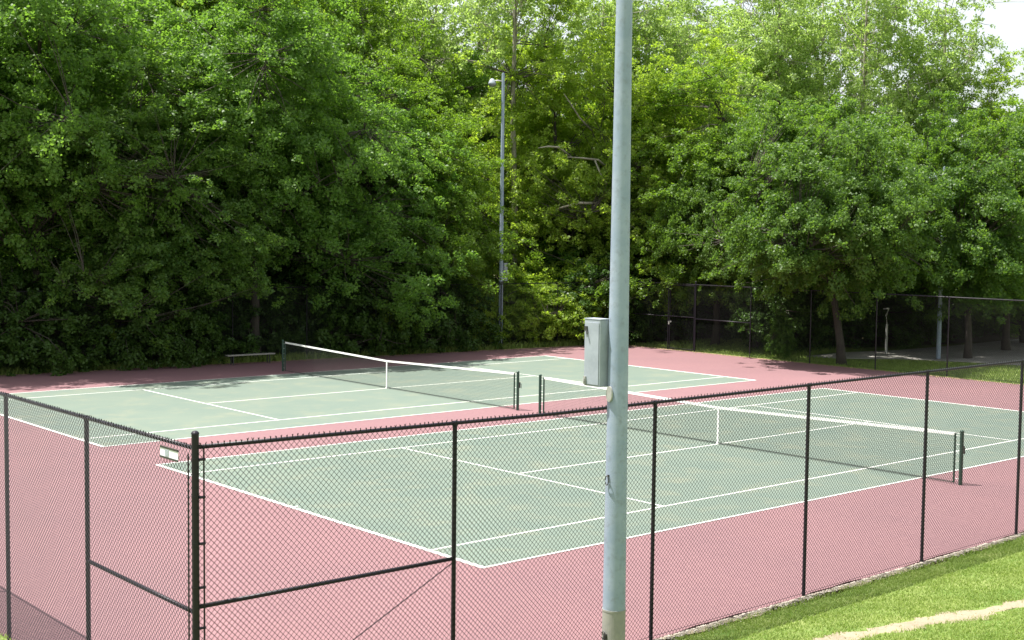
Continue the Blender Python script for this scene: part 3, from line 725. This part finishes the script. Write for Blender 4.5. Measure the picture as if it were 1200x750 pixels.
# understorey
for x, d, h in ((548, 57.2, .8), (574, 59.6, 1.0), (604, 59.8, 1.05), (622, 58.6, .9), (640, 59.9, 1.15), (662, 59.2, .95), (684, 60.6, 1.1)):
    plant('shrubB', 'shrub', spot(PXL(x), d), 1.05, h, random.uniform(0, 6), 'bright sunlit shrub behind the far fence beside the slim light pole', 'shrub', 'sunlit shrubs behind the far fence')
for i in range(34):
    x = -90 + i * 27 + random.uniform(-8, 8)
    a = PXL(x); dd = FWD + RGT * a
    # distance to the far fence line along this bearing
    d = (29.95 - .093 * (CAM[0] - 3.3) - CAM[1]) / (dd[1] + .093 * dd[0])
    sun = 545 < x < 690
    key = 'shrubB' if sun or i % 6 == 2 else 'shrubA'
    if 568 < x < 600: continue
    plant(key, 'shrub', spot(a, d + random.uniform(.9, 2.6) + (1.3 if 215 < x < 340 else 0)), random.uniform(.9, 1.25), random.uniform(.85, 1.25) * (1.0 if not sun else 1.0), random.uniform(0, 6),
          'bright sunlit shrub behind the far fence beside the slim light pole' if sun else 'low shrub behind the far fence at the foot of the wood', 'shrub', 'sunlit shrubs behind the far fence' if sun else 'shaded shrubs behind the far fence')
for i in range(26):
    x = -80 + i * 34 + random.uniform(-10, 10)
    a = PXL(x); dd = FWD + RGT * a
    d = (29.95 - .093 * (CAM[0] - 3.3) - CAM[1]) / (dd[1] + .093 * dd[0])
    if 555 < x < 615: continue
    plant('sapling', 'sapling', spot(a, d + random.uniform(5, 8)), random.uniform(.9, 1.3), random.uniform(.8, 1.25), random.uniform(0, 6),
          'shaded sapling behind the shrubs at the edge of the wood', 'sapling', 'saplings in the undergrowth')
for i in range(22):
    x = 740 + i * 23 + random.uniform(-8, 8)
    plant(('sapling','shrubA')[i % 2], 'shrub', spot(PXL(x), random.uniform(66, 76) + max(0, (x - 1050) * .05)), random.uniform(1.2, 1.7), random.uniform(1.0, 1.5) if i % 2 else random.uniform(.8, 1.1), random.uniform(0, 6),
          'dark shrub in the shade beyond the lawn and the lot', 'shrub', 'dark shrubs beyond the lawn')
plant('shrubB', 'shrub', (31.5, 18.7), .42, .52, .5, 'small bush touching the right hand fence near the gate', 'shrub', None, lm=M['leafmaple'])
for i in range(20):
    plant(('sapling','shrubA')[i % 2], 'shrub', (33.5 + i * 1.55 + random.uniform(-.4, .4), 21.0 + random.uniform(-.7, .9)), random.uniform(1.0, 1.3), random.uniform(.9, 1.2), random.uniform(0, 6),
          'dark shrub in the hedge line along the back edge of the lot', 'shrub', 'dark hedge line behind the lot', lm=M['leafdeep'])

# ------------------------------------------------------------------ camera, light
cam_d = bpy.data.cameras.new('camera'); cam = bpy.data.objects.new('camera', cam_d); C.objects.link(cam)
yaw, pitch, roll = .7135, -.0661, .0116
f = np.array([math.sin(yaw)*math.cos(pitch), math.cos(yaw)*math.cos(pitch), math.sin(pitch)])
r = np.array([math.cos(yaw), -math.sin(yaw), 0]); u = np.cross(r, f)
r2 = r*math.cos(roll) + u*math.sin(roll); u2 = -r*math.sin(roll) + u*math.cos(roll)
from mathutils import Matrix
cam.matrix_world = Matrix([[r2[0],u2[0],-f[0],-12.2548],[r2[1],u2[1],-f[1],-14.7734],[r2[2],u2[2],-f[2],5.0064],[0,0,0,1]])
cam_d.sensor_width = 36; cam_d.lens = 36 * 1525.47 / 1200; cam_d.clip_end = 5000; cam_d.clip_start = .05
bpy.context.scene.camera = cam

sx, sy = .27, -.24      # where a 1 m tall thing's shadow tip falls
el = math.atan2(1, math.hypot(sx, sy)); 
sd = bpy.data.lights.new('sun', 'SUN'); sun = bpy.data.objects.new('sun', sd); C.objects.link(sun)
sd.energy = 4.9; sd.angle = R(.5); sd.color = (1, .965, .90)
from mathutils import Vector
sun.rotation_euler = Vector((sx, sy, -1)).to_track_quat('-Z', 'Y').to_euler(); sun.location = (0, 0, 30)
w = bpy.data.worlds.new('World'); bpy.context.scene.world = w; w.use_nodes = True
nt = w.node_tree; sky = nt.nodes.new('ShaderNodeTexSky'); sky.sky_type = 'NISHITA'; sky.sun_disc = False
sky.sun_elevation = el; sky.sun_rotation = math.atan2(-sx, -sy)      # the sun's bearing from +Y
sky.air_density = 1.2; sky.dust_density = 5.0; sky.ozone_density = 1.0
tcw = nt.nodes.new('ShaderNodeTexCoord'); nw = nt.nodes.new('ShaderNodeTexNoise'); nw.inputs['Scale'].default_value = 2.2; nw.inputs['Detail'].default_value = 7
nt.links.new(tcw.outputs['Generated'], nw.inputs['Vector'])
mrw = nt.nodes.new('ShaderNodeMapRange'); mrw.inputs['From Min'].default_value = .35; mrw.inputs['From Max'].default_value = .6; mrw.inputs['To Min'].default_value = .4; mrw.inputs['To Max'].default_value = .85
nt.links.new(nw.outputs['Fac'], mrw.inputs['Value'])
mxw = nt.nodes.new('ShaderNodeMix'); mxw.data_type = 'RGBA'; nt.links.new(mrw.outputs['Result'], mxw.inputs['Factor'])
nt.links.new(sky.outputs[0], mxw.inputs['A']); mxw.inputs['B'].default_value = (4.4, 4.6, 4.7, 1)      # thin white summer cloud
nt.links.new(mxw.outputs['Result'], nt.nodes['Background'].inputs['Color']); nt.nodes['Background'].inputs['Strength'].default_value = .115
sc = bpy.context.scene
sc.view_settings.view_transform = 'Standard'; sc.view_settings.look = 'None'; sc.view_settings.exposure = 1.26; sc.view_settings.gamma = 1
sc.cycles.max_bounces = 8; sc.cycles.diffuse_bounces = 4; sc.cycles.transmission_bounces = 4
